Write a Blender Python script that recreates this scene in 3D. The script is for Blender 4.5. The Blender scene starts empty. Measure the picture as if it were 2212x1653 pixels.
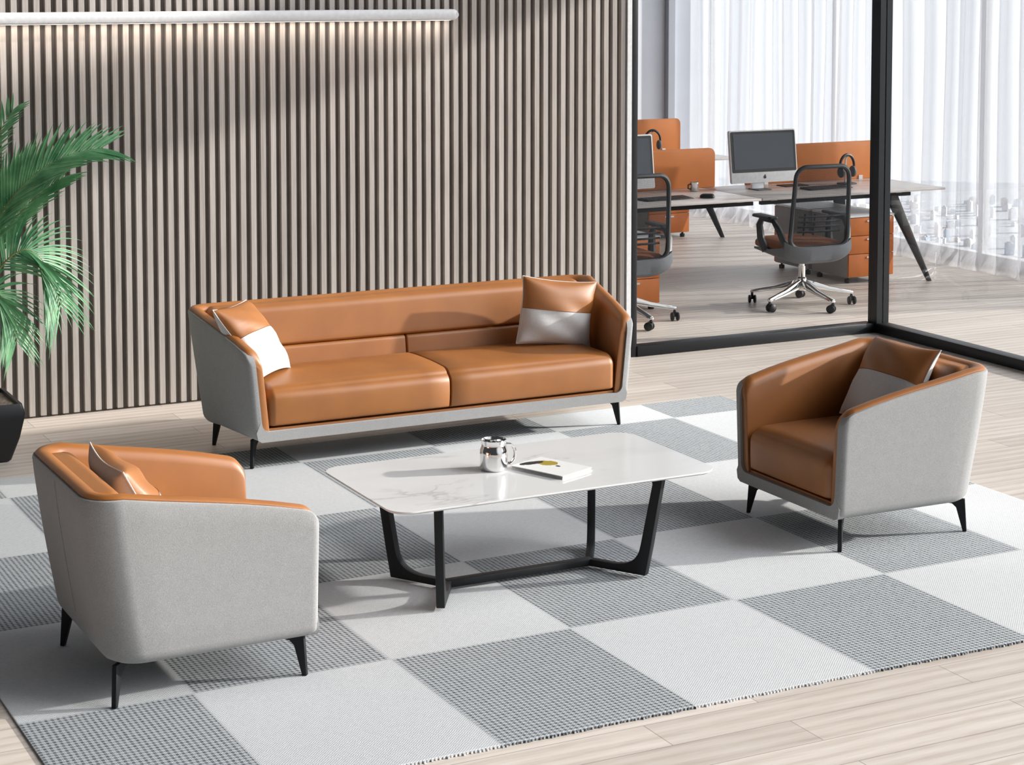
import bpy, bmesh, math, random
from math import sin, cos, pi, radians as R, sqrt
from mathutils import Vector, Matrix
random.seed(7)
C = bpy.context.scene.collection
SC = bpy.context.scene

# ------------------------------------------------------------------ helpers
class MB:
    """collects geometry, links it as one mesh object"""
    def __init__(s): s.v = []; s.f = []; s.M = None
    def vert(s, p):
        p = Vector(p)
        if s.M is not None: p = s.M @ p
        s.v.append(p); return len(s.v) - 1
    def face(s, *i): s.f.append(tuple(i))
    def box(s, x0, x1, y0, y1, z0, z1):
        i = [s.vert(p) for p in ((x0,y0,z0),(x1,y0,z0),(x1,y1,z0),(x0,y1,z0),(x0,y0,z1),(x1,y0,z1),(x1,y1,z1),(x0,y1,z1))]
        for a in ((3,2,1,0),(4,5,6,7),(0,1,5,4),(1,2,6,5),(2,3,7,6),(3,0,4,7)): s.face(*[i[k] for k in a])
        return s
    def prism(s, poly, axis, a, b):
        """poly in the two other axes, extruded along axis from a to b"""
        def P(q, t):
            return {'x': (t, q[0], q[1]), 'y': (q[0], t, q[1]), 'z': (q[0], q[1], t)}[axis]
        A = [s.vert(P(q, a)) for q in poly]; B = [s.vert(P(q, b)) for q in poly]
        n = len(poly)
        s.face(*A[::-1]); s.face(*B)
        for k in range(n): s.face(A[k], A[(k+1) % n], B[(k+1) % n], B[k])
        return s
    def grid(s, rows, close_u=False, close_v=False, cap=False):
        I = [[s.vert(p) for p in r] for r in rows]
        n, m = len(I), len(I[0])
        for i in range(n if close_v else n - 1):
            for j in range(m if close_u else m - 1):
                s.face(I[i][j], I[i][(j+1) % m], I[(i+1) % n][(j+1) % m], I[(i+1) % n][j])
        if cap:
            s.face(*I[0][::-1]); s.face(*I[-1])
        return s
    def tube(s, pts, r, n=10, cap=True):
        pts = [Vector(p) for p in pts]; rows = []
        rr = r if isinstance(r, (list, tuple)) else [r] * len(pts)
        up = None
        for i, p in enumerate(pts):
            d = (pts[min(i+1, len(pts)-1)] - pts[max(i-1, 0)]).normalized()
            if up is None:
                up = Vector((0,0,1)) if abs(d.z) < .9 else Vector((1,0,0))
            a = d.cross(up)
            if a.length < 1e-5: a = d.cross(Vector((0,1,0)))
            a.normalize(); b = a.cross(d).normalized(); up = b
            rows.append([p + rr[i]*(cos(2*pi*k/n)*a + sin(2*pi*k/n)*b) for k in range(n)])
        return s.grid(rows, close_u=True, cap=cap)
    def lathe(s, prof, n=32, c=(0,0,0)):
        rows = [[(c[0]+r*cos(2*pi*k/n), c[1]+r*sin(2*pi*k/n), c[2]+z) for k in range(n)] for r, z in prof]
        s.grid(rows, close_u=True); return s
    def build(s, name, mat, parent=None, smooth=False, bevel=0, seg=2, sub=0, ang=35):
        me = bpy.data.meshes.new(name)
        me.from_pydata([tuple(v) for v in s.v], [], s.f)
        bm = bmesh.new(); bm.from_mesh(me)
        bmesh.ops.remove_doubles(bm, verts=bm.verts, dist=1e-6)
        bmesh.ops.recalc_face_normals(bm, faces=bm.faces)
        if bevel:
            ed = [e for e in bm.edges if len(e.link_faces) == 2 and e.calc_face_angle(0) > R(40)]
            bmesh.ops.bevel(bm, geom=ed, offset=bevel, segments=seg, profile=.5, affect='EDGES', clamp_overlap=True)
        if smooth or bevel:
            for f in bm.faces: f.smooth = True
            for e in bm.edges:
                if len(e.link_faces) == 2 and e.calc_face_angle(0) > R(ang): e.smooth = False
        bm.to_mesh(me); bm.free()
        me.materials.append(mat)
        o = bpy.data.objects.new(name, me); C.objects.link(o)
        if parent: o.parent = parent
        if sub:
            m = o.modifiers.new('s', 'SUBSURF'); m.levels = m.render_levels = sub
        return o

def tag(o, label, cat, group=None):
    o['label'] = label; o['category'] = cat
    if group: o['group'] = group
    return o
def thing(name, label, cat, loc=(0,0,0), rz=0, group=None):
    o = bpy.data.objects.new(name, None); C.objects.link(o)
    o.location = loc; o.rotation_euler = (0,0,rz); o.empty_display_size = .1
    return tag(o, label, cat, group)
def structure(o, label=None, cat=None):
    o['kind'] = 'structure'
    if label: o['label'] = label
    if cat: o['category'] = cat
    return o
def dup(root, loc, rz, label):
    r = root.copy(); C.objects.link(r); r.location = loc; r.rotation_euler = (0,0,rz); r['label'] = label
    for ch in list(root.children):
        c = ch.copy(); C.objects.link(c); c.parent = r
        for g in list(ch.children):
            d = g.copy(); C.objects.link(d); d.parent = c
    return r
def rounded_poly(w0, w1, h0, h1, r, n=6, corners=(1,1,1,1)):
    """rounded rectangle polygon; corners: bl, br, tr, tl"""
    P = []
    for (cx, cy, a, on) in ((w0+r,h0+r,pi,corners[0]),(w1-r,h0+r,1.5*pi,corners[1]),(w1-r,h1-r,0,corners[2]),(w0+r,h1-r,.5*pi,corners[3])):
        if on:
            for k in range(n+1): P.append((cx+r*cos(a+pi/2*k/n), cy+r*sin(a+pi/2*k/n)))
        else:
            P.append((w0 if cx < (w0+w1)/2 else w1, h0 if cy < (h0+h1)/2 else h1))
    return P
def soft_box(x0,x1,y0,y1,z0,z1, rl,rr,rf,rb,rd,ru, crown=0, belly=0, n=14, span=(-1,1)):
    """cushion: box with its own rounding on each side, crowned on top"""
    mb = MB()
    xs = sorted(set([-1+2*k/n for k in range(n+1)]))
    def pt(u, v, w):
        p = []; d = []
        for t, a, b, r0, r1 in ((u,x0,x1,rl,rr),(v,y0,y1,rf,rb),(w,z0,z1,rd,ru)):
            q = a + (b-a)*(t+1)/2
            if q < a + r0: d.append((q-a-r0)/r0); p.append((a+r0, r0))
            elif q > b - r1: d.append((q-b+r1)/r1); p.append((b-r1, r1))
            else: d.append(0); p.append((q, 0))
        L = sqrt(sum(e*e for e in d)); M_ = max(abs(e) for e in d)
        k = M_/L if L > 1e-9 else 0
        o = [p[i][0] + d[i]*k*p[i][1] for i in range(3)]
        uu = span[0] + (span[1]-span[0])*(u+1)/2
        c = max(0,(1-uu*uu))*max(0,(1-v*v))
        o[2] += crown*sqrt(c)*(1 if w > 0 else 0)*max(0,w)
        if v < 0: o[1] -= belly*(1-abs(w)**2)*(1-uu**4)*(-v)
        return o
    # denser near the ends so the rounding is smooth
    def dens(r0, r1, L):
        s = [k/6*r0/L for k in range(7)] + [1-(6-k)/6*r1/L for k in range(7)]
        m = 8; a, b = r0/L, 1-r1/L
        s += [a+(b-a)*k/m for k in range(1, m)]
        return [2*t-1 for t in sorted(set(round(t,5) for t in s))]
    U, V, W = dens(rl,rr,x1-x0), dens(rf,rb,y1-y0), dens(rd,ru,z1-z0)
    for w in (-1,1): mb.grid([[pt(u,v,w) for u in U] for v in V])
    for v in (-1,1): mb.grid([[pt(u,v,w) for u in U] for w in W])
    for u in (-1,1): mb.grid([[pt(u,v,w) for v in V] for w in W])
    return mb

# ------------------------------------------------------------------ materials
class NT:
    def __init__(s, name):
        s.m = bpy.data.materials.new(name); s.m.use_nodes = True
        s.t = s.m.node_tree; s.t.nodes.clear()
        s.out = s.t.nodes.new('ShaderNodeOutputMaterial')
    def n(s, typ, **kw):
        nd = s.t.nodes.new('ShaderNode' + typ)
        for k, v in kw.items():
            if k.startswith('i_'):
                key = k[2:]
                sock = nd.inputs[int(key)] if key.isdigit() else nd.inputs[key.replace('_', ' ')]
                if isinstance(v, bpy.types.NodeSocket): s.t.links.new(v, sock)
                else: sock.default_value = v
            else: setattr(nd, k, v)
        return nd
    def math(s, op, a, b=None, c=None, clamp=False):
        nd = s.t.nodes.new('ShaderNodeMath'); nd.operation = op; nd.use_clamp = clamp
        for i, v in enumerate((a, b, c)):
            if v is None: continue
            if isinstance(v, bpy.types.NodeSocket): s.t.links.new(v, nd.inputs[i])
            else: nd.inputs[i].default_value = v
        return nd.outputs[0]
    def mix(s, f, a, b, blend='MIX'):
        nd = s.t.nodes.new('ShaderNodeMix'); nd.data_type = 'RGBA'; nd.blend_type = blend
        for i, v in ((0,f),(6,a),(7,b)):
            if isinstance(v, bpy.types.NodeSocket): s.t.links.new(v, nd.inputs[i])
            elif i == 0: nd.inputs[i].default_value = v
            else: nd.inputs[i].default_value = (*v, 1) if len(v) == 3 else v
        return nd.outputs[2]
    def obj(s): return s.n('TexCoord').outputs['Object']
    def gen(s): return s.n('NewGeometry').outputs['Position']
    def scale(s, v, sc, loc=(0,0,0)):
        m = s.n('Mapping', i_Scale=sc, i_Location=loc); s.t.links.new(v, m.inputs['Vector']); return m.outputs[0]
    def noise(s, v, scale, detail=3, rough=.5):
        nd = s.n('TexNoise', i_Scale=scale, i_Detail=detail, i_Roughness=rough); s.t.links.new(v, nd.inputs['Vector']); return nd.outputs['Fac']
    def ramp(s, f, stops):
        nd = s.n('ValToRGB'); s.t.links.new(f, nd.inputs[0]); e = nd.color_ramp.elements
        while len(e) < len(stops): e.new(.5)
        for k, (p, c) in enumerate(stops):
            e[k].position = p; e[k].color = (*c, 1) if len(c) == 3 else c
        return nd.outputs[0]
    def bump(s, h, strength=.2, dist=.01):
        nd = s.n('Bump', i_Strength=strength, i_Distance=dist); s.t.links.new(h, nd.inputs['Height']); return nd.outputs[0]
    def bsdf(s, col, rough=.5, metal=0, spec=.5, normal=None, **kw):
        nd = s.n('BsdfPrincipled', i_Metallic=metal)
        for key, v in (('Base Color', col), ('Roughness', rough), ('Specular IOR Level', spec)):
            if isinstance(v, bpy.types.NodeSocket): s.t.links.new(v, nd.inputs[key])
            elif key == 'Base Color': nd.inputs[key].default_value = (*v, 1)
            else: nd.inputs[key].default_value = v
        if normal is not None: s.t.links.new(normal, nd.inputs['Normal'])
        for k, v in kw.items(): nd.inputs[k.replace('_', ' ')].default_value = v
        s.t.links.new(nd.outputs[0], s.out.inputs[0]); return nd
def lin(r, g, b):
    f = lambda c: (c/255/12.92) if c <= 10 else ((c/255+.055)/1.055)**2.4
    return (f(r), f(g), f(b))
def plain(name, col, rough=.5, metal=0, spec=.5, nscale=40, var=.06, bump=0.0):
    t = NT(name); f = t.noise(t.obj(), nscale, 3)
    a = tuple(c*(1-var) for c in col); b = tuple(min(1, c*(1+var)) for c in col)
    c = t.ramp(f, [(.3, a), (.7, b)])
    t.bsdf(c, rough, metal, spec, t.bump(f, bump, .002) if bump else None)
    return t.m

def m_leather():
    t = NT('tan leather'); v = t.obj()
    big = t.noise(v, 5, 3); fine = t.n('TexVoronoi', i_Scale=420.0); t.t.links.new(v, fine.inputs['Vector'])
    col = t.ramp(big, [(.3, lin(152,92,36)), (.7, lin(166,103,42))])
    wr = t.noise(v, 9, 4, .6)
    h = t.math('ADD', t.math('MULTIPLY', fine.outputs['Distance'], .25), t.math('MULTIPLY', wr, .9))
    t.bsdf(col, .47, 0, .85, t.bump(h, .08, .004)); return t.m
def m_fabric(name='light grey woven upholstery', a_=146, b_=172):
    t = NT(name); v = t.obj()
    a = t.noise(t.scale(v, (1,1,3)), 260, 2); b = t.noise(t.scale(v, (3,3,1)), 210, 2); blot = t.noise(v, 26, 4, .7)
    f = t.math('ADD', t.math('MULTIPLY', t.math('ADD', a, b), .44), t.math('MULTIPLY', blot, .12))
    col = t.ramp(f, [(.38, lin(a_,a_,a_)), (.62, lin(b_,b_,b_))])
    t.bsdf(col, .95, 0, .15, t.bump(f, .25, .003), Sheen_Weight=.15); return t.m
def m_floor():
    t = NT('pale oak plank floor'); v = t.gen()
    br = t.n('TexBrick', offset=.37, offset_frequency=2, squash=1, i_Scale=1.0, i_Mortar_Size=.0022, i_Mortar_Smooth=.2,
             i_Brick_Width=1.25, i_Row_Height=.188, i_Color1=(0,0,0,1), i_Color2=(1,1,1,1), i_Mortar=(.5,.5,.5,1))
    t.t.links.new(t.scale(v, (1,1,1), (.28,.01,0)), br.inputs['Vector'])
    grain = t.noise(t.scale(v, (1.1,16,1)), 3.2, 8, .66); fine = t.noise(t.scale(v, (3,80,1)), 3, 3)
    wv = t.n('TexWave', wave_type='RINGS', i_Scale=1.3, i_Distortion=5.0, i_Detail=3.0, i_Detail_Scale=1.0); t.t.links.new(t.scale(v, (.35,3.2,1)), wv.inputs['Vector'])
    f = t.math('ADD', t.math('MULTIPLY', grain, .62), t.math('ADD', t.math('MULTIPLY', fine, .2), t.math('MULTIPLY', wv.outputs['Fac'], .18)))
    base = t.ramp(f, [(.25, lin(190,176,166)), (.5, lin(216,205,195)), (.75, lin(232,223,215))])
    tone = t.mix(t.math('MULTIPLY', br.outputs['Color'], 1.0), (.88,.87,.86), (1.06,1.06,1.06))
    c = t.mix(1.0, base, tone, 'MULTIPLY')
    c = t.mix(t.math('MULTIPLY', br.outputs['Fac'], .55), c, lin(96,82,72))
    t.bsdf(c, .42, 0, .4, t.bump(t.math('SUBTRACT', f, t.math('MULTIPLY', br.outputs['Fac'], .8)), .12, .004)); return t.m
def m_slat(name, k):
    t = NT(name); v = t.gen()
    sx = t.n('SeparateXYZ'); t.t.links.new(v, sx.inputs[0])
    idx = t.math('FLOOR', t.math('DIVIDE', t.math('ADD', sx.outputs[0], .012), .0635))
    wn = t.n('TexWhiteNoise', noise_dimensions='1D'); t.t.links.new(idx, wn.inputs['W'])
    cmb = t.n('CombineXYZ'); t.t.links.new(t.math('MULTIPLY', idx, 3.7), cmb.inputs[1]); t.t.links.new(sx.outputs[2], cmb.inputs[2]); t.t.links.new(sx.outputs[0], cmb.inputs[0])
    g = t.noise(t.scale(cmb.outputs[0], (60,1,1.4)), 2.6, 6, .62)
    f = t.math('ADD', t.math('MULTIPLY', g, .8), t.math('MULTIPLY', wn.outputs[0], .2))
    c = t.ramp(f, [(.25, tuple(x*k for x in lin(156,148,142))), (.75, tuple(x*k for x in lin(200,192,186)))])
    t.bsdf(c, .55, 0, .3, t.bump(g, .15, .002)); return t.m
def m_rug():
    t = NT('checked woven rug'); v = t.gen()
    sx = t.n('SeparateXYZ'); t.t.links.new(v, sx.inputs[0]); X, Y = sx.outputs[0], sx.outputs[1]
    par = t.math('MODULO', t.math('ADD', t.math('ADD', t.math('FLOOR', t.math('DIVIDE', X, .75)), t.math('FLOOR', t.math('DIVIDE', Y, .956))), 40), 2)
    par = t.math('GREATER_THAN', par, .5)          # 1 on the dark checks
    def wave(a, per, sharp=.0):
        return t.math('GREATER_THAN', t.math('SINE', t.math('MULTIPLY', a, 2*pi/per)), sharp)
    jx = t.math('ADD', X, t.math('MULTIPLY', t.noise(v, 60, 2), .006)); jy = t.math('ADD', Y, t.math('MULTIPLY', t.noise(t.scale(v,(1,1,1),(3,5,0)), 60, 2), .006))
    wx, wy = wave(jx, .0205, .15), wave(jy, .0215, .05)
    thr = t.math('ADD', t.math('MULTIPLY', t.math('MULTIPLY', wx, wy), .55), t.math('MULTIPLY', t.math('MAXIMUM', wx, wy), .45))
    nz = t.noise(v, 55, 3)
    dens = t.math('MULTIPLY', thr, t.math('ADD', .55, t.math('MULTIPLY', nz, .7)), clamp=True)
    dark = t.mix(dens, lin(196,200,203), lin(88,93,99))
    fx, fy = t.math('SINE', t.math('MULTIPLY', jx, 2*pi/.011)), t.math('SINE', t.math('MULTIPLY', jy, 2*pi/.011))
    wv = t.math('ADD', .5, t.math('MULTIPLY', t.math('MULTIPLY', fx, fy), .5))
    lf = t.math('ADD', t.math('MULTIPLY', wv, .55), t.math('MULTIPLY', t.noise(v, 70, 4, .7), .75))
    light = t.ramp(lf, [(.2, lin(186,189,191)), (.75, lin(220,222,224))])
    c = t.mix(par, light, dark)
    # a pale seam runs between the checks
    fr = lambda a, per: t.math('ABSOLUTE', t.math('SUBTRACT', t.math('FRACT', t.math('ADD', t.math('DIVIDE', a, per), .5)), .5))
    seam = t.math('MAXIMUM', t.math('LESS_THAN', fr(X,.75), .008), t.math('LESS_THAN', fr(Y,.956), .006))
    c = t.mix(t.math('MULTIPLY', seam, .7), c, lin(206,209,211))
    h = t.math('ADD', t.math('MULTIPLY', wv, .5), t.math('MULTIPLY', thr, t.math('MULTIPLY', par, -.6)))
    t.bsdf(c, .95, 0, .1, t.bump(h, .3, .004)); return t.m
def m_marble():
    t = NT('white marble with grey veins'); v = t.obj()
    w = t.n('TexNoise', i_Scale=1.5, i_Detail=5.0, i_Roughness=.55, i_Distortion=.5); t.t.links.new(t.scale(v, (1,2.2,1), (2.3,.8,0)), w.inputs['Vector'])
    vein = t.math('ABSOLUTE', t.math('SUBTRACT', w.outputs['Fac'], .5))
    mask = t.noise(t.scale(v, (1,1.6,1), (1.1,4,0)), 2.3, 2)
    amt = t.math('MULTIPLY', t.ramp(vein, [(0, (1,1,1)), (.02, (0,0,0))]), t.ramp(mask, [(.5,(0,0,0)),(.66,(1,1,1))]))
    cloud = t.ramp(mask, [(.5,(0,0,0)),(.75,(1,1,1))])
    c = t.mix(t.math('MULTIPLY', cloud, .22), lin(226,226,226), lin(186,185,188))
    c = t.mix(t.math('MULTIPLY', amt, .45), c, lin(150,148,150))
    t.bsdf(c, .12, 0, .5); return t.m
def m_glass():
    t = NT('clear partition glass')
    fr = t.n('Fresnel', i_IOR=1.45)
    tr = t.n('BsdfTransparent', i_Color=(.985,.99,.99,1)); gl = t.n('BsdfGlossy', i_Color=(.9,.92,.95,1), i_Roughness=.0)
    mx = t.n('MixShader'); t.t.links.new(t.math('MULTIPLY', fr.outputs[0], .11), mx.inputs[0]); t.t.links.new(tr.outputs[0], mx.inputs[1]); t.t.links.new(gl.outputs[0], mx.inputs[2])
    t.t.links.new(mx.outputs[0], t.out.inputs[0]); return t.m
def m_sheer(name='white sheer voile', op=.5, col=lin(222,223,228)):
    t = NT(name); v = t.obj()
    nz = t.noise(t.scale(v, (1,1,.02)), 30, 3)
    d = t.n('BsdfDiffuse', i_Color=(*col,1)); tl = t.n('BsdfTranslucent', i_Color=(*col,1)); tr = t.n('BsdfTransparent', i_Color=(1,1,1,1))
    m1 = t.n('MixShader', i_0=.5); t.t.links.new(d.outputs[0], m1.inputs[1]); t.t.links.new(tl.outputs[0], m1.inputs[2])
    m2 = t.n('MixShader'); t.t.links.new(t.math('ADD', op-.12, t.math('MULTIPLY', nz, .24)), m2.inputs[0])
    t.t.links.new(tr.outputs[0], m2.inputs[1]); t.t.links.new(m1.outputs[0], m2.inputs[2]); t.t.links.new(m2.outputs[0], t.out.inputs[0]); return t.m
def m_mesh():
    t = NT('open chair mesh'); v = t.obj()
    d = t.n('BsdfDiffuse', i_Color=(.03,.033,.038,1)); tr = t.n('BsdfTransparent')
    sx = t.n('SeparateXYZ'); t.t.links.new(v, sx.inputs[0])
    h = t.math('GREATER_THAN', t.math('SINE', t.math('MULTIPLY', sx.outputs[2], 2*pi/.006)), -.1)
    w = t.math('GREATER_THAN', t.math('SINE', t.math('MULTIPLY', sx.outputs[0], 2*pi/.006)), -.1)
    hole = t.math('MULTIPLY', h, w)
    m = t.n('MixShader'); t.t.links.new(t.math('SUBTRACT', .62, t.math('MULTIPLY', hole, .42)), m.inputs[0]); t.t.links.new(tr.outputs[0], m.inputs[1]); t.t.links.new(d.outputs[0], m.inputs[2])
    t.t.links.new(m.outputs[0], t.out.inputs[0]); return t.m
def m_emit(name, col, s):
    t = NT(name); e = t.n('Emission', i_Color=(*col,1), i_Strength=s); t.t.links.new(e.outputs[0], t.out.inputs[0]); return t.m
def m_leaf():
    t = NT('palm leaf green'); v = t.obj()
    f = t.noise(v, 7, 3)
    c = t.ramp(f, [(.3, lin(58,122,80)), (.7, lin(132,190,136))])
    p = t.bsdf(c, .38, 0, .5); tl = t.n('BsdfTranslucent'); t.t.links.new(c, tl.inputs[0])
    m = t.n('MixShader', i_0=.25); t.t.links.new(p.outputs[0], m.inputs[1]); t.t.links.new(tl.outputs[0], m.inputs[2]); t.t.links.new(m.outputs[0], t.out.inputs[0]); return t.m
def m_cover():
    """white cover with a dark and a mustard blob printed on it"""
    t = NT('printed notebook cover'); v = t.obj()
    sx = t.n('SeparateXYZ'); t.t.links.new(v, sx.inputs[0]); X, Y = sx.outputs[0], sx.outputs[1]
    nz = t.math('MULTIPLY', t.math('SUBTRACT', t.noise(v, 45, 2), .5), .025)
    def blob(cx, cy, a, b, r):
        dx, dy = t.math('SUBTRACT', t.math('ADD', X, nz), cx), t.math('SUBTRACT', Y, cy)
        u = t.math('ADD', t.math('MULTIPLY', dx, cos(r)/a), t.math('MULTIPLY', dy, sin(r)/a)); w = t.math('ADD', t.math('MULTIPLY', dx, -sin(r)/b), t.math('MULTIPLY', dy, cos(r)/b))
        return t.math('LESS_THAN', t.math('ADD', t.math('MULTIPLY', u, u), t.math('MULTIPLY', w, w)), 1)
    c = t.mix(blob(.030,.052,.036,.052,.3), lin(238,238,236), lin(168,146,34))
    c = t.mix(blob(-.012,.098,.058,.022,-.35), c, lin(22,22,24))
    c = t.mix(blob(.022,-.018,.010,.012,0), c, lin(22,22,24))
    t.bsdf(c, .35, 0, .4); return t.m

LEATHER = m_leather(); FABRIC = m_fabric(); PALE = m_fabric('off-white cushion weave', 206, 230); FLOOR = m_floor(); SLAT = m_slat('grey walnut slats', 1.0); SLATB = m_slat('grey walnut backing shade-darkened', .42)  # backing is the slat wood, its colour darkened for shade in the gaps
RUG = m_rug(); MARBLE = m_marble(); GLASS = m_glass(); SHEER = m_sheer(); MESH = m_mesh(); LEAF = m_leaf(); COVER = m_cover()
BLACK = plain('black powder coated metal', lin(22,24,27), .5, .0, .3)
FRAME = plain('anthracite aluminium', lin(24,27,32), .4, .2, .5)
WHITE = plain('white lacquer', lin(226,227,229), .4)
PLASTER = plain('grey painted plaster', lin(236,240,248), .8, var=.03, nscale=3)
DARKPL = plain('dark grey reveal', lin(166,170,178), .8, var=.03, nscale=3)
CHROME = plain('polished chrome', (.82,.81,.8), .06, 1, .5, var=.01)
ALU = plain('brushed aluminium', (.78,.79,.8), .28, .6, .5, var=.02)
BPL = plain('black plastic', lin(24,25,28), .45); GPL = plain('grey plastic', lin(92,96,102), .5); LGPL = plain('dark grey armrest plastic', lin(44,47,52), .5)
ORANGE = plain('orange leather panel', lin(206,122,56), .55, var=.05, nscale=9); ORANGED = plain('orange lacquered drawer', lin(206,116,48), .5, var=.06, nscale=12)
GLAM = plain('grey laminate', lin(148,142,140), .6, var=.04); TOP = plain('pale grey laminate top', lin(206,198,194), .3, var=.04, nscale=14)
SEATC = plain('brown seat fabric', lin(146,84,44), .85, var=.12, nscale=60)
SCREEN = plain('dark glass screen', lin(70,76,84), .12, 0, .6, var=.03, nscale=4)
PAGES = plain('white paper edge', lin(176,175,172), .9)
SOIL = plain('gravelly soil', lin(120,108,98), .95, var=.5, nscale=60, bump=.6)
POT = plain('matt black planter', lin(16,18,22), .4)
STEM = plain('palm stem', lin(112,116,62), .6, var=.2, nscale=20)
THREAD = plain('seam thread', lin(120,68,28), .7)

# ------------------------------------------------------------------ setting
f = MB().box(-6.5, 8.62, -8, 11.4, -.15, 0).build('floor', FLOOR); structure(f)

PITCH, YB, YF = .0635, 4.571, 4.537
wb = bpy.data.objects.new('wall_back', None); C.objects.link(wb); structure(wb)
MB().box(-4.2, 3.662, YB, YB+.16, 0, 3.3).build('backing_board', SLATB, wb)
mb = MB(); k = -66
while k*PITCH < 3.63:
    x = k*PITCH
    mb.box(x, x+.0325, YF, YB, .012, 3.3); k += 1
mb.build('slat', SLAT, wb)
MB().box(3.662, 3.695, YF-.012, YB+.16, 0, 3.3).build('trim_1', WHITE)['kind'] = 'structure'

# glazed partition: front run (along x) and side run (towards the viewer)
XP = 5.742
gp = bpy.data.objects.new('window_1', None); C.objects.link(gp); structure(gp, 'black framed glass partition around the office', 'glass partition')
fr = MB()
fr.box(3.697, 3.745, 4.53, 4.62, 0, 3.3)
fr.box(3.745, 5.69, 4.52, 4.62, 0, .07)
fr.box(XP-.05, XP+.05, 1.2, 4.50, 0, .07)
fr.box(3.745, 5.69, 4.52, 4.62, 3.24, 3.3); fr.box(XP-.05, XP+.05, 1.2, 4.5, 3.24, 3.3)
fr.build('partition_frame', FRAME, gp, bevel=.004)
ps = MB().box(5.69, XP-.005, 4.50, 4.60, 0, 3.3).box(XP+.005, 5.794, 4.50, 4.60, 0, 3.3).box(XP-.005, XP+.005, 4.515, 4.585, 0, 3.3)
ps.build('corner_post', FRAME, gp)
MB().box(3.745, 5.69, 4.568, 4.578, .07, 3.24).build('glass_pane', GLASS, gp)
MB().box(XP-.005, XP+.005, 1.2, 4.50, .07, 3.24).build('glass_pane', GLASS, gp)

# far wall of the office and the outer window wall
structure(MB().box(2.5, 8.05, 11.2, 11.35, 0, 4.6).build('wall_far', PLASTER))
structure(MB().box(8.05, 8.13, 11.12, 11.35, 0, 4.6).build('trim_2', DARKPL))
structure(MB().box(8.13, 8.75, 11.2, 11.35, 0, 4.6).build('wall_far_return', PLASTER))
structure(MB().box(8.5, 8.75, -8, 11.2, 4.07, 4.7).build('wall_right', PLASTER))
ow = bpy.data.objects.new('window_2', None); C.objects.link(ow); structure(ow, 'full height office window behind sheer curtain', 'window')
wf = MB().box(8.54, 8.64, -8, 11.2, 0, .10)
for y in (11.1, 8.9, 6.75, 5.0): wf.box(8.55, 8.62, y-.03, y+.03, .1, 4.07)
wf.build('window_frame', WHITE, ow)
MB().box(8.58, 8.59, -8, 11.2, .1, 4.07).build('window_pane', GLASS, ow)

# ------------------------------------------------------------------ rug
rug = thing('area_rug', 'large grey and white checked woven rug under the lounge seating', 'rug')
x0, x1, y0, y1 = -1.36, 3.565, -.895, 3.25
MB().prism(rounded_poly(x0, x1, y0, y1, .02), 'z', .0004, .008).build('rug_field', RUG, rug, bevel=.004)
fringe = MB(); n = int((x1-x0)/.014)
for k in range(n):
    x = x0 + .014*k + .007; a = random.uniform(.004, .012)
    fringe.box(x-.0035, x+.0035, y0-a, y0+.004, .001, .0072)
fringe.build('bound_edge', RUG, rug)

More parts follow.
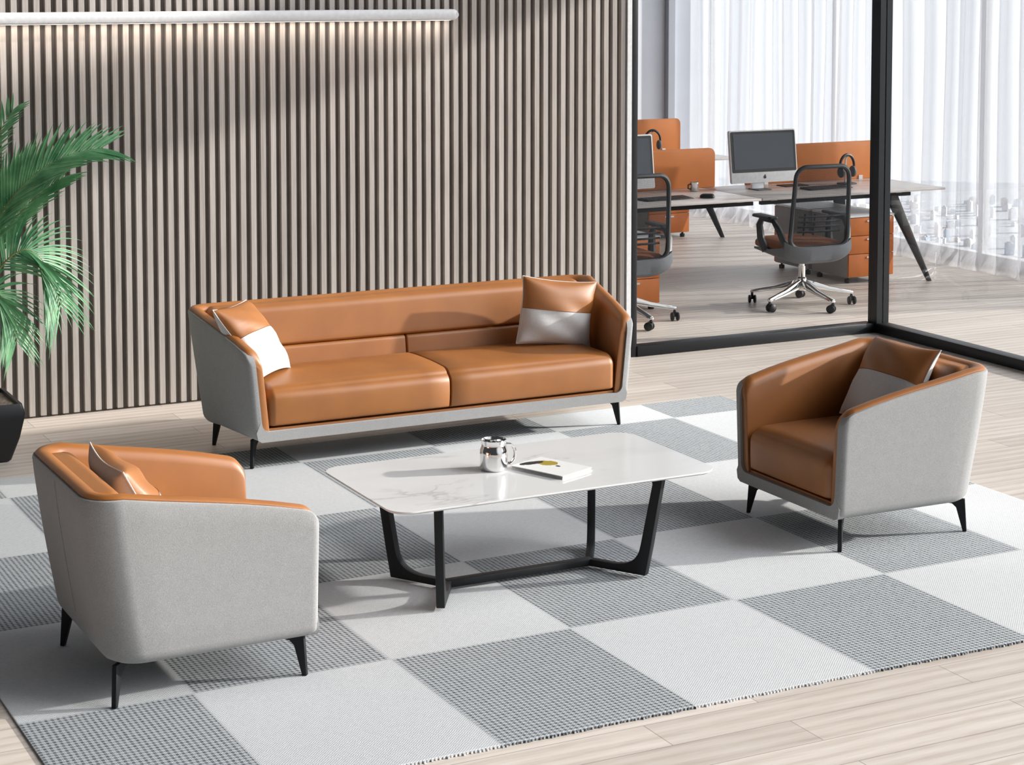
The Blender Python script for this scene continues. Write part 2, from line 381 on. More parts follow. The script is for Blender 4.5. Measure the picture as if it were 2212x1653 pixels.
# ------------------------------------------------------------------ lounge seating
LEGM = BLACK
def leg_mesh(sx, sy):
    """blade leg set on the diagonal of a corner; tip at the origin, bracket runs inwards"""
    mb = MB(); d = Vector((-sx, -sy, 0)).normalized(); a = math.atan2(d.y, d.x)
    mb.M = Matrix.Rotation(a, 4, 'Z')
    prof = [(-.004,0),(.013,0),(.044,.108),(.062,.124),(.15,.132),(.15,.149),(.006,.149)]
    mb.prism([(u, z) for u, z in prof], 'y', -.009, .009)
    return mb
def seating(name, label, cat, loc, rz, Wf, Wr, D, hf, hr, legs, seats, group=None):
    root = thing(name, label, cat, loc, rz, group)
    zb, rr, rt = .148, .125, .056
    ts, tr = (.058 if seats == 2 else .035), .085
    yfront = -D/2; yc = D/2 - rr
    nA, nCn, nB = 14, 7, 8
    def u_of(z): return min(1, max(0, (z-zb)/(hr-zb)))
    tips = (0,.002,.006,.012,.02,.03,.042,.056)
    def fw(k, L): return tips[k] if k < 8 else tips[7] + (L-tips[7])*(k-7)/(nA-8)
    def nose(d, o):
        r = .024
        if d >= r or o >= .04: return 0
        return r*(1-sqrt(max(0, 1-(1-d/r)**2)))*(1-o/.04)
    def path(o, z, yf, roff=0):
        """u-shaped plan line at height z, moved in by o"""
        i_s = ts*(1-u_of(z)); i_r = tr*(1-u_of(z))**1.25
        ybk = D/2 - o - i_r; r = max(.02, rr - o*.8)
        ycc = ybk - r
        half = lambda y: Wf/2 + (Wr-Wf)/2*min(1, max(0, (y+D/2)/(yc+D/2))) - o - i_s
        wr = half(yc)
        L = []
        for k in range(nA):
            y = yf + fw(k, ycc-yf)
            L.append((-half(min(y, yc)) + nose(y-yf, o), y))
        L[-1] = (-wr, ycc)
        for k in range(1, nCn):
            a = pi - pi/2*k/nCn; L.append((-wr + r + r*cos(a), ycc + r*sin(a)))
        for k in range(nB+1): L.append((-wr + r + (2*wr-2*r)*k/nB, ybk))
        for k in range(1, nCn):
            a = pi/2 - pi/2*k/nCn; L.append((wr - r + r*cos(a), ycc + r*sin(a)))
        for k in range(nA):
            y = yf + fw(nA-1-k, ycc-yf)
            L.append((half(min(y, yc)) - nose(y-yf, o), y))
        L[-nA] = (wr, ycc)
        return L
    def ztop(y):
        t = min(1, max(0, (y-yfront)/(yc-yfront)))
        z = hf + (hr-hf)*(t + .12*sin(pi*t)*(1-t))
        d = y - yfront
        if d < rt: z -= rt - sqrt(max(0, rt*rt-(rt-d)**2))
        return z
    ref = path(0, hr, yfront); Z = [ztop(p[1]) for p in ref]
    N = len(ref)
    def section(off_z, yf, tipin=0):
        """off_z: list of (offset, fn(ztop)->z) ; returns columns"""
        lines = []
        for o, fz in off_z:
            col = []
            for i in range(N):
                z = fz(Z[i]); oo = o
                if tipin and i in (0, N-1): oo = o + (.062-o)*tipin
                p = path_cache(oo, z, yf)[i]
                col.append((p[0], p[1], z))
            lines.append(col)
        return [[lines[r][i] for r in range(len(lines))] for i in range(N)]
    cache = {}
    def path_cache(o, z, yf):
        key = (round(o,4), round(z,4), round(yf,4))
        if key not in cache: cache[key] = path(o, z, yf)
        return cache[key]
    # outer upholstered shell
    rb = .045; S = []
    for j in range(5): S.append((rb*(1-sin(j*pi/8)), lambda zt, j=j: zb + rb*(1-cos(j*pi/8))))
    for q in (.18,.36,.54,.72,.88): S.append((0, lambda zt, q=q: zb+rb+(zt-.012-zb-rb)*q))
    S += [(0, lambda zt: zt-.012), (.003, lambda zt: zt-.003), (.011, lambda zt: zt), (.042, lambda zt: zt-.001), (.042, lambda zt: zb+.05), (.042, lambda zt: zb+.002)]
    mb = MB(); mb.grid(section(S, yfront), close_u=True, cap=True)
    slab = [(p[0], p[1]) for p in path(rb, zb, yfront+.02)]
    under = MB().prism(slab, 'z', zb-.001, zb+.045).build('underside_shade', plain('black underside shade', lin(20,21,23), .9) if 'black underside shade' not in bpy.data.materials else bpy.data.materials['black underside shade'], root)  # unseen underside slab, added in black to deepen the shade below the seat
    # front rail with rounded inner corners
    wb_ = Wf/2 - ts - rb*.15; wi = Wf/2 - .042
    half = lambda z: Wf/2 - ts*(1-u_of(z)) - .042
    zr = zb + .052; rc = .045
    P = [(-wb_+.025, zb), (wb_-.025, zb), (wb_-.004, zb+.012), (wb_+.004, zb+.05), (half(zr+rc)+.01, zr+rc)]
    P += [(half(zr+rc) - rc + rc*cos(-a), zr + rc + rc*sin(-a)) for a in [pi/2*k/6 for k in range(7)]]
    P += [(-x, z) for x, z in P[:4:-1]] + [(-x, z) for x, z in (P[4], P[3], P[2])]
    mb.prism(P, 'y', yfront-.001, yfront+.04)
    mb.build('shell', FABRIC, root, smooth=True, bevel=0, ang=50)
    # leather lining rolled over the rim
    T = [(.012, lambda zt: zt-.004), (.010, lambda zt: zt+.004), (.018, lambda zt: zt+.012), (.036, lambda zt: zt+.015), (.058, lambda zt: zt+.010),
         (.074, lambda zt: zt-.004), (.081, lambda zt: zt-.03), (.083, lambda zt: zb+.06+(zt-zb-.06)*.5), (.083, lambda zt: zb+.054), (.044, lambda zt: zb+.054), (.044, lambda zt: zb+.06+(zt-zb-.06)*.5), (.044, lambda zt: zt-.004)]
    mb = MB(); mb.grid(section(T, yfront+.012, .2), close_u=True, cap=True)
    inner = [(p[0], p[1]) for p in path(.048, zb+.06, yfront+.022)]
    mb.prism(inner, 'z', zb+.053, zb+.064)
    mb.build('inner_lining', LEATHER, root, smooth=True, ang=60)
    # seat cushion(s)
    hw = Wf/2 - ts*.62 - .084; zc0, zc1 = zb+.066, .418
    ws = 2*hw/seats
    for q in range(seats):
        a, b = -hw + q*ws, -hw + (q+1)*ws
        rl = .05 if q == 0 else .008; rrr = .05 if q == seats-1 else .008
        soft_box(a+(0 if q == 0 else .0005), b-(0 if q == seats-1 else .0005), yfront+.006, D/2-.19, zc0, zc1, rl, rrr, .075, .03, .02, .06, crown=.016, belly=.012, span=(-1+2*q/seats, -1+2*(q+1)/seats)).build('seat_cushion', LEATHER, root, smooth=True, ang=60)
    # back: one long upper roll over lower pads, leaning back
    wbk = Wr/2 - .10 if Wr > Wf + .1 else Wr/2 - .095
    def lean(mb_, z0=.43):
        for v in mb_.v: v.y += (v.z-z0)*.14
        return mb_
    lean(soft_box(-wbk, wbk, D/2-.20, D/2-.075, .515, hr+.004, .05, .05, .045, .03, .022, .045)).build('back_roll', LEATHER, root, smooth=True, ang=60)
    wl = wbk - .02
    for q in range(2):
        a = -wl if q == 0 else .001; b = -.001 if q == 0 else wl
        lean(soft_box(a, b, D/2-.195, D/2-.11, .36, .517, .03 if q == 0 else .01, .01 if q == 0 else .03, .02, .02, .02, .02)).build('back_pad', LEATHER, root, smooth=True, ang=60)
    # seam running down the middle of the seat and the outside of the back
    if seats == 1:
        mb = MB(); pts = []
        for k in range(9):
            z = .72 - k*.06; y = D/2 - tr*(1-u_of(z))**1.25 + .0005
            pts.append((0, y, z))
        mb.tube(pts, .0018, 6).build('rear_seam', FABRIC, root)
    for (lx, ly) in legs:
        o = leg_mesh(1 if lx > 0 else -1, 1 if ly > 0 else -1).build('leg', LEGM, root, bevel=.0025)
        o.location = (lx, ly, 0)
        if seats == 2 and ly > 0:                     # the rear feet stand beside the rug, on the floor
            o.location.z = -.008; o.scale.z = 1.05
    return root

SOFA = seating('sofa', 'long tan leather sofa with pale grey fabric shell against slatted wall', 'sofa', (1.56, 3.165, .0081), 0,
               2.285, 2.455, .76, .595, .74, [(-1.082,-.30),(1.082,-.30),(-1.082,.31),(1.082,.31)], 2)
al = [(-.355,-.385),(.355,-.385),(-.355,.315),(.355,.315)]
ARM_L = seating('armchair', 'tan and grey armchair seen from behind, standing near the planter', 'armchair', (-.72, .342, .0081), R(90), .865, .885, .84, .608, .742,
                al, 1, 'pair of armchairs facing each other')
ARM_R = dup(ARM_L, (2.655, .69, .0081), R(-90), 'tan and grey armchair facing its open front towards table, beside the glass partition')

# ------------------------------------------------------------------ scatter cushions
def pillow(label, M, w=.44, h=.42, T=.088, split=.07, group='two-tone scatter cushions'):
    root = thing('scatter_cushion', label, 'cushion', group=group)
    root.matrix_world = M
    n = 22; rnd = random.Random(label)
    ph = [rnd.uniform(0, 6) for _ in range(6)]
    def P(u, v, s):
        pin = .075
        x = w/2*u*(1-pin*(1-v*v)); z = h/2*v*(1-pin*(1-u*u))
        e = max(0, (1-u*u)*(1-v*v))
        t = T*e**.42
        wr = .004*sin(5*u+3*v*ph[0]+ph[1])*e**.3 + .003*sin(9*v+4*u+ph[2])*e**.3
        edge = .006*sin(3.1*u+ph[3])*(abs(v)**6) + .006*sin(3*v+ph[4])*(abs(u)**6)
        return (x, s*(t+wr) + edge, z)
    U = [-1+2*k/n for k in range(n+1)]
    U = [sin(u*pi/2)*.75+u*.25 for u in U]
    def panel(v0, v1, s):
        V = [v for v in U if v0+.02 < v < v1-.02]; V = [v0] + V + [v1]
        return MB().grid([[P(u, v, s) for u in U] for v in V])
    panel(split, 1, -1).build('leather_panel', LEATHER, root, smooth=True, ang=80)
    panel(-1, split, -1).build('fabric_panel', PALE, root, smooth=True, ang=80)
    panel(-1, 1, 1).build('back_panel', PALE, root, smooth=True, ang=80)
    loop = [P(u, -1, 0) for u in U] + [P(1, v, 0) for v in U[1:]] + [P(u, 1, 0) for u in U[::-1][1:]] + [P(-1, v, 0) for v in U[::-1][1:-1]]
    MB().tube(loop + [loop[0]], .0032, 6, cap=False).build('piping', PALE, root, smooth=True)
    MB().tube([Vector(P(u, split, -1)) + Vector((0,-.0005,0)) for u in U], .0016, 5).build('panel_seam', THREAD, root)
    return root
def place(c, yaw, lean, roll=0):
    """yaw turns the face (which looks along -y), lean tips its top backwards"""
    return Matrix.Translation(c) @ Matrix.Rotation(yaw, 4, 'Z') @ Matrix.Rotation(-lean, 4, 'X') @ Matrix.Rotation(roll, 4, 'Y')
pillow('two-tone scatter cushion at the end of the sofa nearest the planter', place((.585, 3.135, .622), R(50), R(36), R(3)), .44, .43)
pillow('two-tone scatter cushion at the end of the sofa nearest the glass partition', place((2.405, 3.175, .612), R(-4), R(5), R(8)), .46, .38)
pillow('two-tone scatter cushion in armchair with back to viewer', place((-.835, .405, .595), R(89), R(32), R(-2)))
pillow('two-tone scatter cushion in armchair beside the glass partition', place((2.81, .694, .638), R(-89.5), R(32), R(-1)), .46, .41)

# ------------------------------------------------------------------ coffee table
tx, ty, tz = .862, .638, .462
tab = thing('coffee_table', 'low coffee table with white marble top and black crossed metal base', 'table', (tx, ty, .0081))
mb = MB(); P0 = rounded_poly(-.735, .735, -.39, .39, .09, 10); P1 = rounded_poly(-.725, .725, -.38, .38, .085, 10)
mb.grid([[(x, y, tz-.013) for x, y in P1], [(x, y, tz-.006) for x, y in P0], [(x, y, tz-.001) for x, y in P0], [(x*.9985, y*.997, tz) for x, y in P0]], close_u=True, cap=True)
mb.build('tabletop', MARBLE, tab, smooth=True, ang=30)
JX = .33; FX, FY = .475, .238
for sx in (-1, 1):
    for sy in (-1, 1):
        d = Vector((FX-JX, FY, 0)); L = d.length; a = math.atan2(sy*FY, sx*(FX-JX))
        mb = MB(); mb.M = Matrix.Translation((sx*JX, 0, 0)) @ Matrix.Rotation(a, 4, 'Z')
        zt = tz-.013
        prof = [(0,.012),(L-.03,.0125),(L-.004,.0125),(L+.022,.14),(L+.078,zt),(L+.018,zt),(L+.022,zt-.02),(L+.028,zt-.045),(L-.026,.14)]
        c0 = Vector((L-.028,.13)); c1 = Vector((L-.045,.048)); c2 = Vector((L-.15,.042))
        for k in range(1, 9):
            t = k/8; q = c0*(1-t)**2 + c1*2*t*(1-t) + c2*t*t; prof.append((q.x, q.y))
        prof.append((0,.042))
        mb.prism(prof, 'y', -.017, .017)
        mb.build('leg', BLACK, tab, bevel=.003)
mb = MB().box(-JX-.01, JX+.01, -.02, .02, .0125, .044); mb.build('stretcher', BLACK, tab, bevel=.004)

# mug
mug = thing('mug', 'polished silver mug with a handle on the marble table', 'mug', (.765, .685, tz+.0083), R(-15))
pr = [(.0,.0),(.052,.0),(.056,.004),(.058,.02),(.058,.07),(.056,.085),(.051,.098),(.050,.108),(.0535,.125),(.051,.126),(.0495,.122),(.047,.108),(.046,.097),(.052,.085),(.054,.07),(.054,.01),(.0,.008)]
MB().lathe(pr, 40).build('mug_body', CHROME, mug, smooth=True, ang=60)
pts = [(.046,0,.104)] + [(.064+.026*cos(a), 0, .062+.040*sin(a)) for a in [R(80)-R(165)*k/12 for k in range(13)]] + [(.055,0,.022)]
MB().tube(pts, .0062, 10).build('handle', CHROME, mug, smooth=True)
# notebook
nb = thing('notebook', 'white notebook with mustard and black cover print, on the marble table', 'notebook', (.973, .567, tz+.0083), R(22.5))
a, b = .097, .137
MB().box(-a, a, -b, b, .0005, .003).build('back_cover', WHITE, nb)
MB().box(-a+.003, a-.003, -b+.003, b-.003, .003, .0125).build('page_block', PAGES, nb)
MB().prism(rounded_poly(-a, a, -b, b, .004, 3), 'z', .0125, .015).build('front_cover', COVER, nb)

# ------------------------------------------------------------------ linear wall lamp
lamp = thing('wall_lamp', 'long white tubular wall lamp glowing down the slats', 'lamp', (0, YF, 2.273))
hgt = .034; zc = 0; xr = 2.405
prof = [(-.095 + .034 - .034*cos(a), .034*sin(a)) for a in [pi/2 - pi*k/10 for k in range(11)]]
MB().prism([(-.03,-.034)] + [(-.061-.034*cos(a), -.034*sin(a)) for a in [pi/2-pi/2*k/6 for k in range(7)]][0:0] + [(-.095+.012*(1-sin(a)), -.034+.012*(1-cos(a))) for a in [pi/2*k/5 for k in range(6)]][0:0] +
           [(-.085,-.034),(-.095,-.024),(-.095,.024),(-.085,.034),(-.03,.034)], 'x', -1.8, xr-.034).build('lamp_body', WHITE, lamp, smooth=True, ang=50)
cap = MB(); 
rows = []
for k in range(9):
    a = pi/2*k/8; rows.append([(xr-.034+.034*sin(a), y, z*max(.02, cos(a))) for y, z in [(-.03,-.034),(-.085,-.034),(-.095,-.024),(-.095,.024),(-.085,.034),(-.03,.034)]])
cap.grid(rows, close_u=True, cap=True).build('end_cap', WHITE, lamp, smooth=True, ang=50)
MB().box(-1.8, xr-.02, -.03, -.001, .005, .02).build('wall_bracket', WHITE, lamp)
MB().box(-1.8, xr-.05, -.080, -.032, -.0345, -.0335).build('light_strip', m_emit('warm led strip', (1,.89,.78), 13), lamp)

# ------------------------------------------------------------------ palm in planter
palm = thing('potted_palm', 'green palm in a black tapered square planter by the slatted wall', 'plant', (-.745, 3.77, 0))
mb = MB(); rows = []
for hw, z in ((.165,.0),(.178,.012),(.215,.13),(.236,.235),(.24,.262),(.226,.31),(.21,.31),(.205,.285)):
    rows.append([(x, y, z) for x, y in rounded_poly(-hw, hw, -hw, hw, .016, 3)])
mb.grid(rows, close_u=True); i = len(mb.v)
mb.face(*range(len(rows[0])))
mb.build('planter', POT, palm, smooth=True, ang=40)
mb = MB(); rs = random.Random(3)
G = 14
mb.grid([[(-.207+.414*i/G, -.207+.414*j/G, .286+rs.uniform(0,.012)) for i in range(G+1)] for j in range(G+1)])
mb.build('soil', SOIL, palm)
stems = MB()
for a, l in ((0,.55),(2.1,.5),(4.0,.45)):
    stems.tube([(.05*cos(a), .05*sin(a), .28), (.06*cos(a), .06*sin(a), .28+l*.5), (.03*cos(a)*2, .03*sin(a)*2, .28+l)], [.022,.018,.014], 8)
stems.build('trunk', STEM, palm, smooth=True)
def frond(base, mid, tip, width, npair, droop=.3, up=(0,-.3,1), seed=0, fwd=.8, lw=.013, spread=.75):
    """feather leaf on a bezier midrib (palm coordinates)"""
    rs = random.Random(seed); b, m_, t_ = Vector(base), Vector(mid), Vector(tip)
    def q(t): return b*(1-t)**2 + m_*2*t*(1-t) + t_*t*t
    def dq(t): return ((m_-b)*(1-t) + (t_-m_)*t).normalized()
    leaf = MB(); rib = MB()
    rib.tube([q(k/14) for k in range(15)], [.0065*(1-.8*k/14) for k in range(15)], 6)
    U = Vector(up).normalized()
    for k in range(npair):
        t = .22 + .775*k/(npair-1)
        p, d = q(t), dq(t)
        side = d.cross(U).normalized(); nor = side.cross(d).normalized()
        L0 = width*(.5+.5*sin(pi*min(1, t*1.02))**.7)*(1 if t < .9 else 1.15)
        for sgn in (-1, 1):
            L = L0*rs.uniform(.86,1.1)
            dirv = (d*(fwd+rs.uniform(-.08,.08)+.5*max(0,t-.7)) + side*sgn*spread + nor*rs.uniform(.06,.2)).normalized()
            wmax = lw*rs.uniform(.85,1.15)
            ns = 7; A = []; B = []; M_ = []
            wd = (d*.95 - side*sgn*.35).normalized()
            for s_ in range(ns+1):
                u = s_/ns
                pos = p + dirv*L*u + Vector((0,0,-1))*droop*L*u*u
                w = wmax*(.3+1.4*u if u < .3 else .72*(1-((u-.3)/.7)**1.6)+.01)
                A.append(pos + wd*w + nor*w*.3); M_.append(pos); B.append(pos - wd*w + nor*w*.3)
            leaf.grid([A, M_, B])
    fo = leaf.build('frond', LEAF, palm, smooth=True, ang=80)
    rib.build('midrib', STEM, fo, smooth=True)
Bz = .78
CAMV = (-.46, -.88, .2)
# fronds the photo shows, then the ones on the far side of the pot
frond((.0,-.02,Bz), (.15,-.08,1.58), (.70,-.06,1.60), .34, 40, .10, (-.55,-.62,.55), 1, fwd=.95, lw=.017, spread=.62)
frond((.0,.02,Bz), (.16,.04,1.24), (.52,.06,1.44), .27, 30, .05, (-.4,-.85,.35), 2, fwd=1.2, lw=.013, spread=.5)
frond((.03,-.05,Bz), (.32,-.12,1.40), (.46,-.10,.78), .36, 36, .38, (.35,-.80,.5), 3, fwd=.75, lw=.0115, spread=.8)
frond((.0,.03,Bz), (.05,.10,1.5), (.29,.16,1.80), .2, 24, .1, (-.5,-.6,.6), 4, fwd=1.1)
frond((.0,-.05,Bz), (.16,-.10,1.05), (.22,-.14,.62), .26, 26, .4, (.3,-.85,.4), 5)
frond((.0,.05,Bz), (.06,.10,1.30), (.36,.12,1.52), .26, 26, .1, (-.4,-.8,.4), 10, fwd=1.2)
frond((-.03,0,Bz), (-.25,.02,1.5), (-.85,.0,1.35), .30, 28, .25, (.5,-.5,.7), 6)
frond((0,.05,Bz), (.0,.22,1.5), (-.15,.40,1.7), .26, 24, .2, (0,-.8,.5), 7)
frond((-.03,-.05,Bz), (-.3,-.3,1.3), (-.6,-.55,.85), .28, 26, .4, (0,0,1), 8)
frond((0,-.05,Bz), (-.02,-.2,1.5), (-.15,-.38,1.55), .26, 24, .3, (0,.3,1), 9)

# ------------------------------------------------------------------ office: bench desks
def bench(label, dx, dy):
    t = thing('bench_desk', label, 'desk', (dx, dy, 0), group='rows of bench desks in the office')
    for a, b in ((4.12,5.955),(5.965,7.80)):
        MB().box(a, b, 6.32, 7.24, .737, .756).build('desktop', TOP, t, bevel=.003)
    for a, b in ((4.25,5.93),(6.01,7.50)):
        MB().box(a, b, 6.40, 6.44, .695, .724).build('rail', BLACK, t)
        MB().box(a, b, 7.12, 7.16, .695, .724).build('rail', BLACK, t)
        MB().box(a+.1, a+.14, 6.44, 7.12, .70, .722).build('cross_rail', BLACK, t)
        MB().box(b-.14, b-.10, 6.44, 7.12, .70, .722).build('cross_rail', BLACK, t)
        for q in (a+.12, b-.12):
            MB().box(q-.03, q+.03, 6.40, 6.45, .722, .738).build('spacer', WHITE, t)
    for sx, X, XT in ((1,7.56,7.30),(-1,4.26,4.52)):
        for Y, YT in ((6.22,6.42),(7.34,7.14)):
            mb = MB(); rows = []
            for q, hw in ((0,.017),(1,.062)):
                x = X+(XT-X)*q; y = Y+(YT-Y)*q; z = .724*q
                rows.append([(x-hw*1.0, y-.017, z), (x+hw*1.0, y-.017, z), (x+hw*1.0, y+.017, z), (x-hw*1.0, y+.017, z)])
            mb.grid(rows, close_u=True, cap=True); mb.build('leg', BLACK, t, bevel=.004)
    return t
bench('bench desk in front row with slanted black legs, nearest the glass', 0, 0)
bench('bench desk in back row, partly hidden by orange screens', -.03, 3.05)
def screen(label, a, b, y):
    t = thing('desk_screen', label, 'desk screen', group='orange desk screens')
    MB().prism(rounded_poly(a, b, .757, 1.087, .055, 6, (0,0,1,1)), 'y', y, y+.028).build('screen_panel', ORANGE, t, bevel=.006)
    for x in (a+.2, b-.2):
        MB().box(x-.02, x+.02, y-.006, y+.034, .7565, .79).build('clamp', WHITE, t)
    return t
screen('orange desk screen behind monitor with dark headphones in front, front desk row', 6.40, 7.79, 7.20)
screen('orange desk screen with rounded end between the two monitors, front desk row', 4.68, 6.09, 7.20)
screen('orange desk screen highest in view, back desk row against grey wall', 6.33, 7.66, 10.25)

def pedestal(label, x, y, rz, grp='drawer pedestals under the desks'):
    t = thing('drawer_pedestal', label, 'drawer unit', (x, y, 0), rz, grp)
    MB().box(-.23, .23, -.235, .25, .05, .545).build('carcass', GLAM, t, bevel=.003)
    MB().box(-.232, .232, -.255, .252, .546, .562).build('top_board', WHITE, t)
    for z0, z1 in ((.055,.24),(.245,.39),(.395,.54)):
        d = MB().box(-.226, .226, -.255, -.235, z0, z1).build('drawer', ORANGED, t, bevel=.002)
        MB().box(-.05, .05, -.262, -.254, z1-.035, z1-.022).build('pull', ALU, d)
    for sx in (-1,1):
        for sy in (-1,1):
            MB().lathe([(0,0),(.022,0),(.024,.006),(.024,.03),(.01,.034),(.01,.05),(0,.05)], 12, (sx*.19, sy*.19, 0)).build('caster', BPL, t, smooth=True)
    return t
P1 = pedestal('orange-fronted drawer pedestal directly behind the corner post', 7.075, 6.62, 0)
dup(P1, (7.075, 7.17, 0), pi, 'grey-sided drawer pedestal behind the orange-fronted one at the corner post')
dup(P1, (4.61, 6.285, 0), 0, 'orange-fronted drawer pedestal behind the office chair cut by the slatted wall')
dup(P1, (7.02, 9.68, 0), 0, 'orange-fronted drawer pedestal under the back desk row')

# ------------------------------------------------------------------ things on the desks
def monitor(label, x, y, rz=0):
    t = thing('computer_monitor', label, 'monitor', (x, y, .7565), rz, 'white all-in-one computers')
    tilt = Matrix.Translation((0,0,.06)) @ Matrix.Rotation(R(-7), 4, 'X')
    def mk(): m = MB(); m.M = tilt; return m
    mk().prism(rounded_poly(-.325,.325,0,.435,.014,4), 'y', 0, .028).build('case', ALU if False else WHITE, t, bevel=.003)
    mk().prism(rounded_poly(-.314,.314,.088,.424,.012,4), 'y', -.003, .004).build('bezel', BPL, t)
    mk().box(-.292,.292,-.0045,.0,.112,.404).build('display', SCREEN, t)
    m = mk(); m.prism([(.012*cos(2*pi*k/20), .044+.0135*sin(2*pi*k/20)) for k in range(20)], 'y', -.0022, .002); m.prism([(.003+.006*cos(2*pi*k/10), .061+.004*sin(2*pi*k/10)) for k in range(10)], 'y', -.0022, .002)
    m.build('emblem', BPL, t)
    m = MB(); m.prism([(-.02,0),(.13,0),(.13,.006),(.07,.008),(.055,.16),(.045,.16),(.05,.006),(-.02,.006)], 'x', -.10, .02)
    m.build('stand', ALU, t, bevel=.002)
    MB().prism(rounded_poly(-.105,.03,-.06,.10,.01,3), 'z', 0, .007).build('stand_foot', GPL, t)
    return t
MO = monitor('white all-in-one computer standing clear in middle of the front desk', 6.36, 6.86, R(-1))
dup(MO, (4.99, 6.88, .7565), R(1), 'white all-in-one computer half hidden behind frame where slatted wall ends')
dup(MO, (6.31, 9.91, .7565), 0, 'white all-in-one computer on back desk row, hidden by wall end')

def headphones(label, x, y, rz=0, z=.7565):
    t = thing('headphones', label, 'headphones', (x, y, z), rz, 'headphones on stands')
    MB().prism(rounded_poly(-.075,.075,-.055,.055,.02,4), 'z', 0, .012).build('stand_base', BPL, t, bevel=.002)
    MB().tube([(0,.02,.01),(0,.022,.12),(0,.015,.215),(0,0,.235)], .007, 8).build('stand_post', ALU, t, smooth=True)
    arc = [(.082*cos(a), 0, .155+.095*sin(a)) for a in [R(-25)+R(230)*k/18 for k in range(19)]]
    MB().tube(arc, [.009+.004*sin(pi*k/18) for k in range(19)], 8).build('headband', BPL, t, smooth=True)
    for s in (-1,1):
        m = MB(); m.M = Matrix.Translation((s*.07, 0, .105)) @ Matrix.Rotation(s*pi/2, 4, 'Y') @ Matrix.Scale(1.25, 4, (1,0,0))
        m.lathe([(0,-.016),(.032,-.016),(.038,-.008),(.038,.006),(.03,.016),(.018,.02),(0,.02)], 20)
        m.build('ear_cup', GPL if s > 0 else BPL, t, smooth=True)
    return t
H = headphones('headphones on stand before orange screen, seen through mesh chair back', 7.22, 6.90, R(8))
dup(H, (7.13, 9.92, .7565), R(-8), 'black headphones on back desk, showing above the half hidden computer')
dup(H, (6.80, 9.80, .7565), R(20), 'headphones at very edge of dark frame on back desk')

def keyboard(label, x, y, rz=0):
    t = thing('keyboard', label, 'keyboard', (x, y, .7565), rz, 'black keyboards')
    MB().prism([(-.075,0),(.075,0),(.075,.016),(-.075,.008)], 'x', -.22, .22).build('keyboard_base', BPL, t, bevel=.002)
    m = MB()
    for r in range(5):
        for c in range(15):
            yy = -.062+r*.026; zz = .009+(yy+.075)/.15*.008
            m.box(-.207+c*.0275, -.184+c*.0275, yy, yy+.021, zz-.002, zz+.003)
    m.build('keys', BPL, t)
    return t
K = keyboard('black keyboard seen past the cut-off office chair', 5.25, 6.62, R(3))
dup(K, (6.86, 6.70, .7565), R(2), 'black keyboard seen through the mesh back of the central office chair')
def mouse(label, x, y, rz=0):
    o = soft_box(-.045,.045,-.06,.06,.0005,.034,.03,.03,.03,.04,.006,.026).build('computer_mouse', BPL, None, smooth=True, ang=70)
    o.location = (x, y, .7565); o.rotation_euler = (0,0,rz)
    return tag(o, label, 'mouse')
mouse('black computer mouse lying alone near the front desk edge', 5.60, 6.56, R(60))
cup = thing('desk_cup', 'small shiny metal cup on desk in front of the rounded orange screen', 'cup', (5.77, 7.02, .7565))
MB().lathe([(0,0),(.03,0),(.034,.004),(.036,.075),(.033,.075),(.031,.006),(0,.006)], 24).build('cup_body', CHROME, cup, smooth=True, ang=50)
MB().tube([(-.034,0,.06),(-.058,0,.055),(-.06,0,.025),(-.034,0,.018)], .006, 8).build('handle', BPL, cup, smooth=True)
pad = tag(MB().prism(rounded_poly(6.62,6.86,6.93,7.08,.01,3), 'z', .7565, .7625).build('notepad', BPL), 'thin black pad lying beside the computer below orange screen', 'notepad')

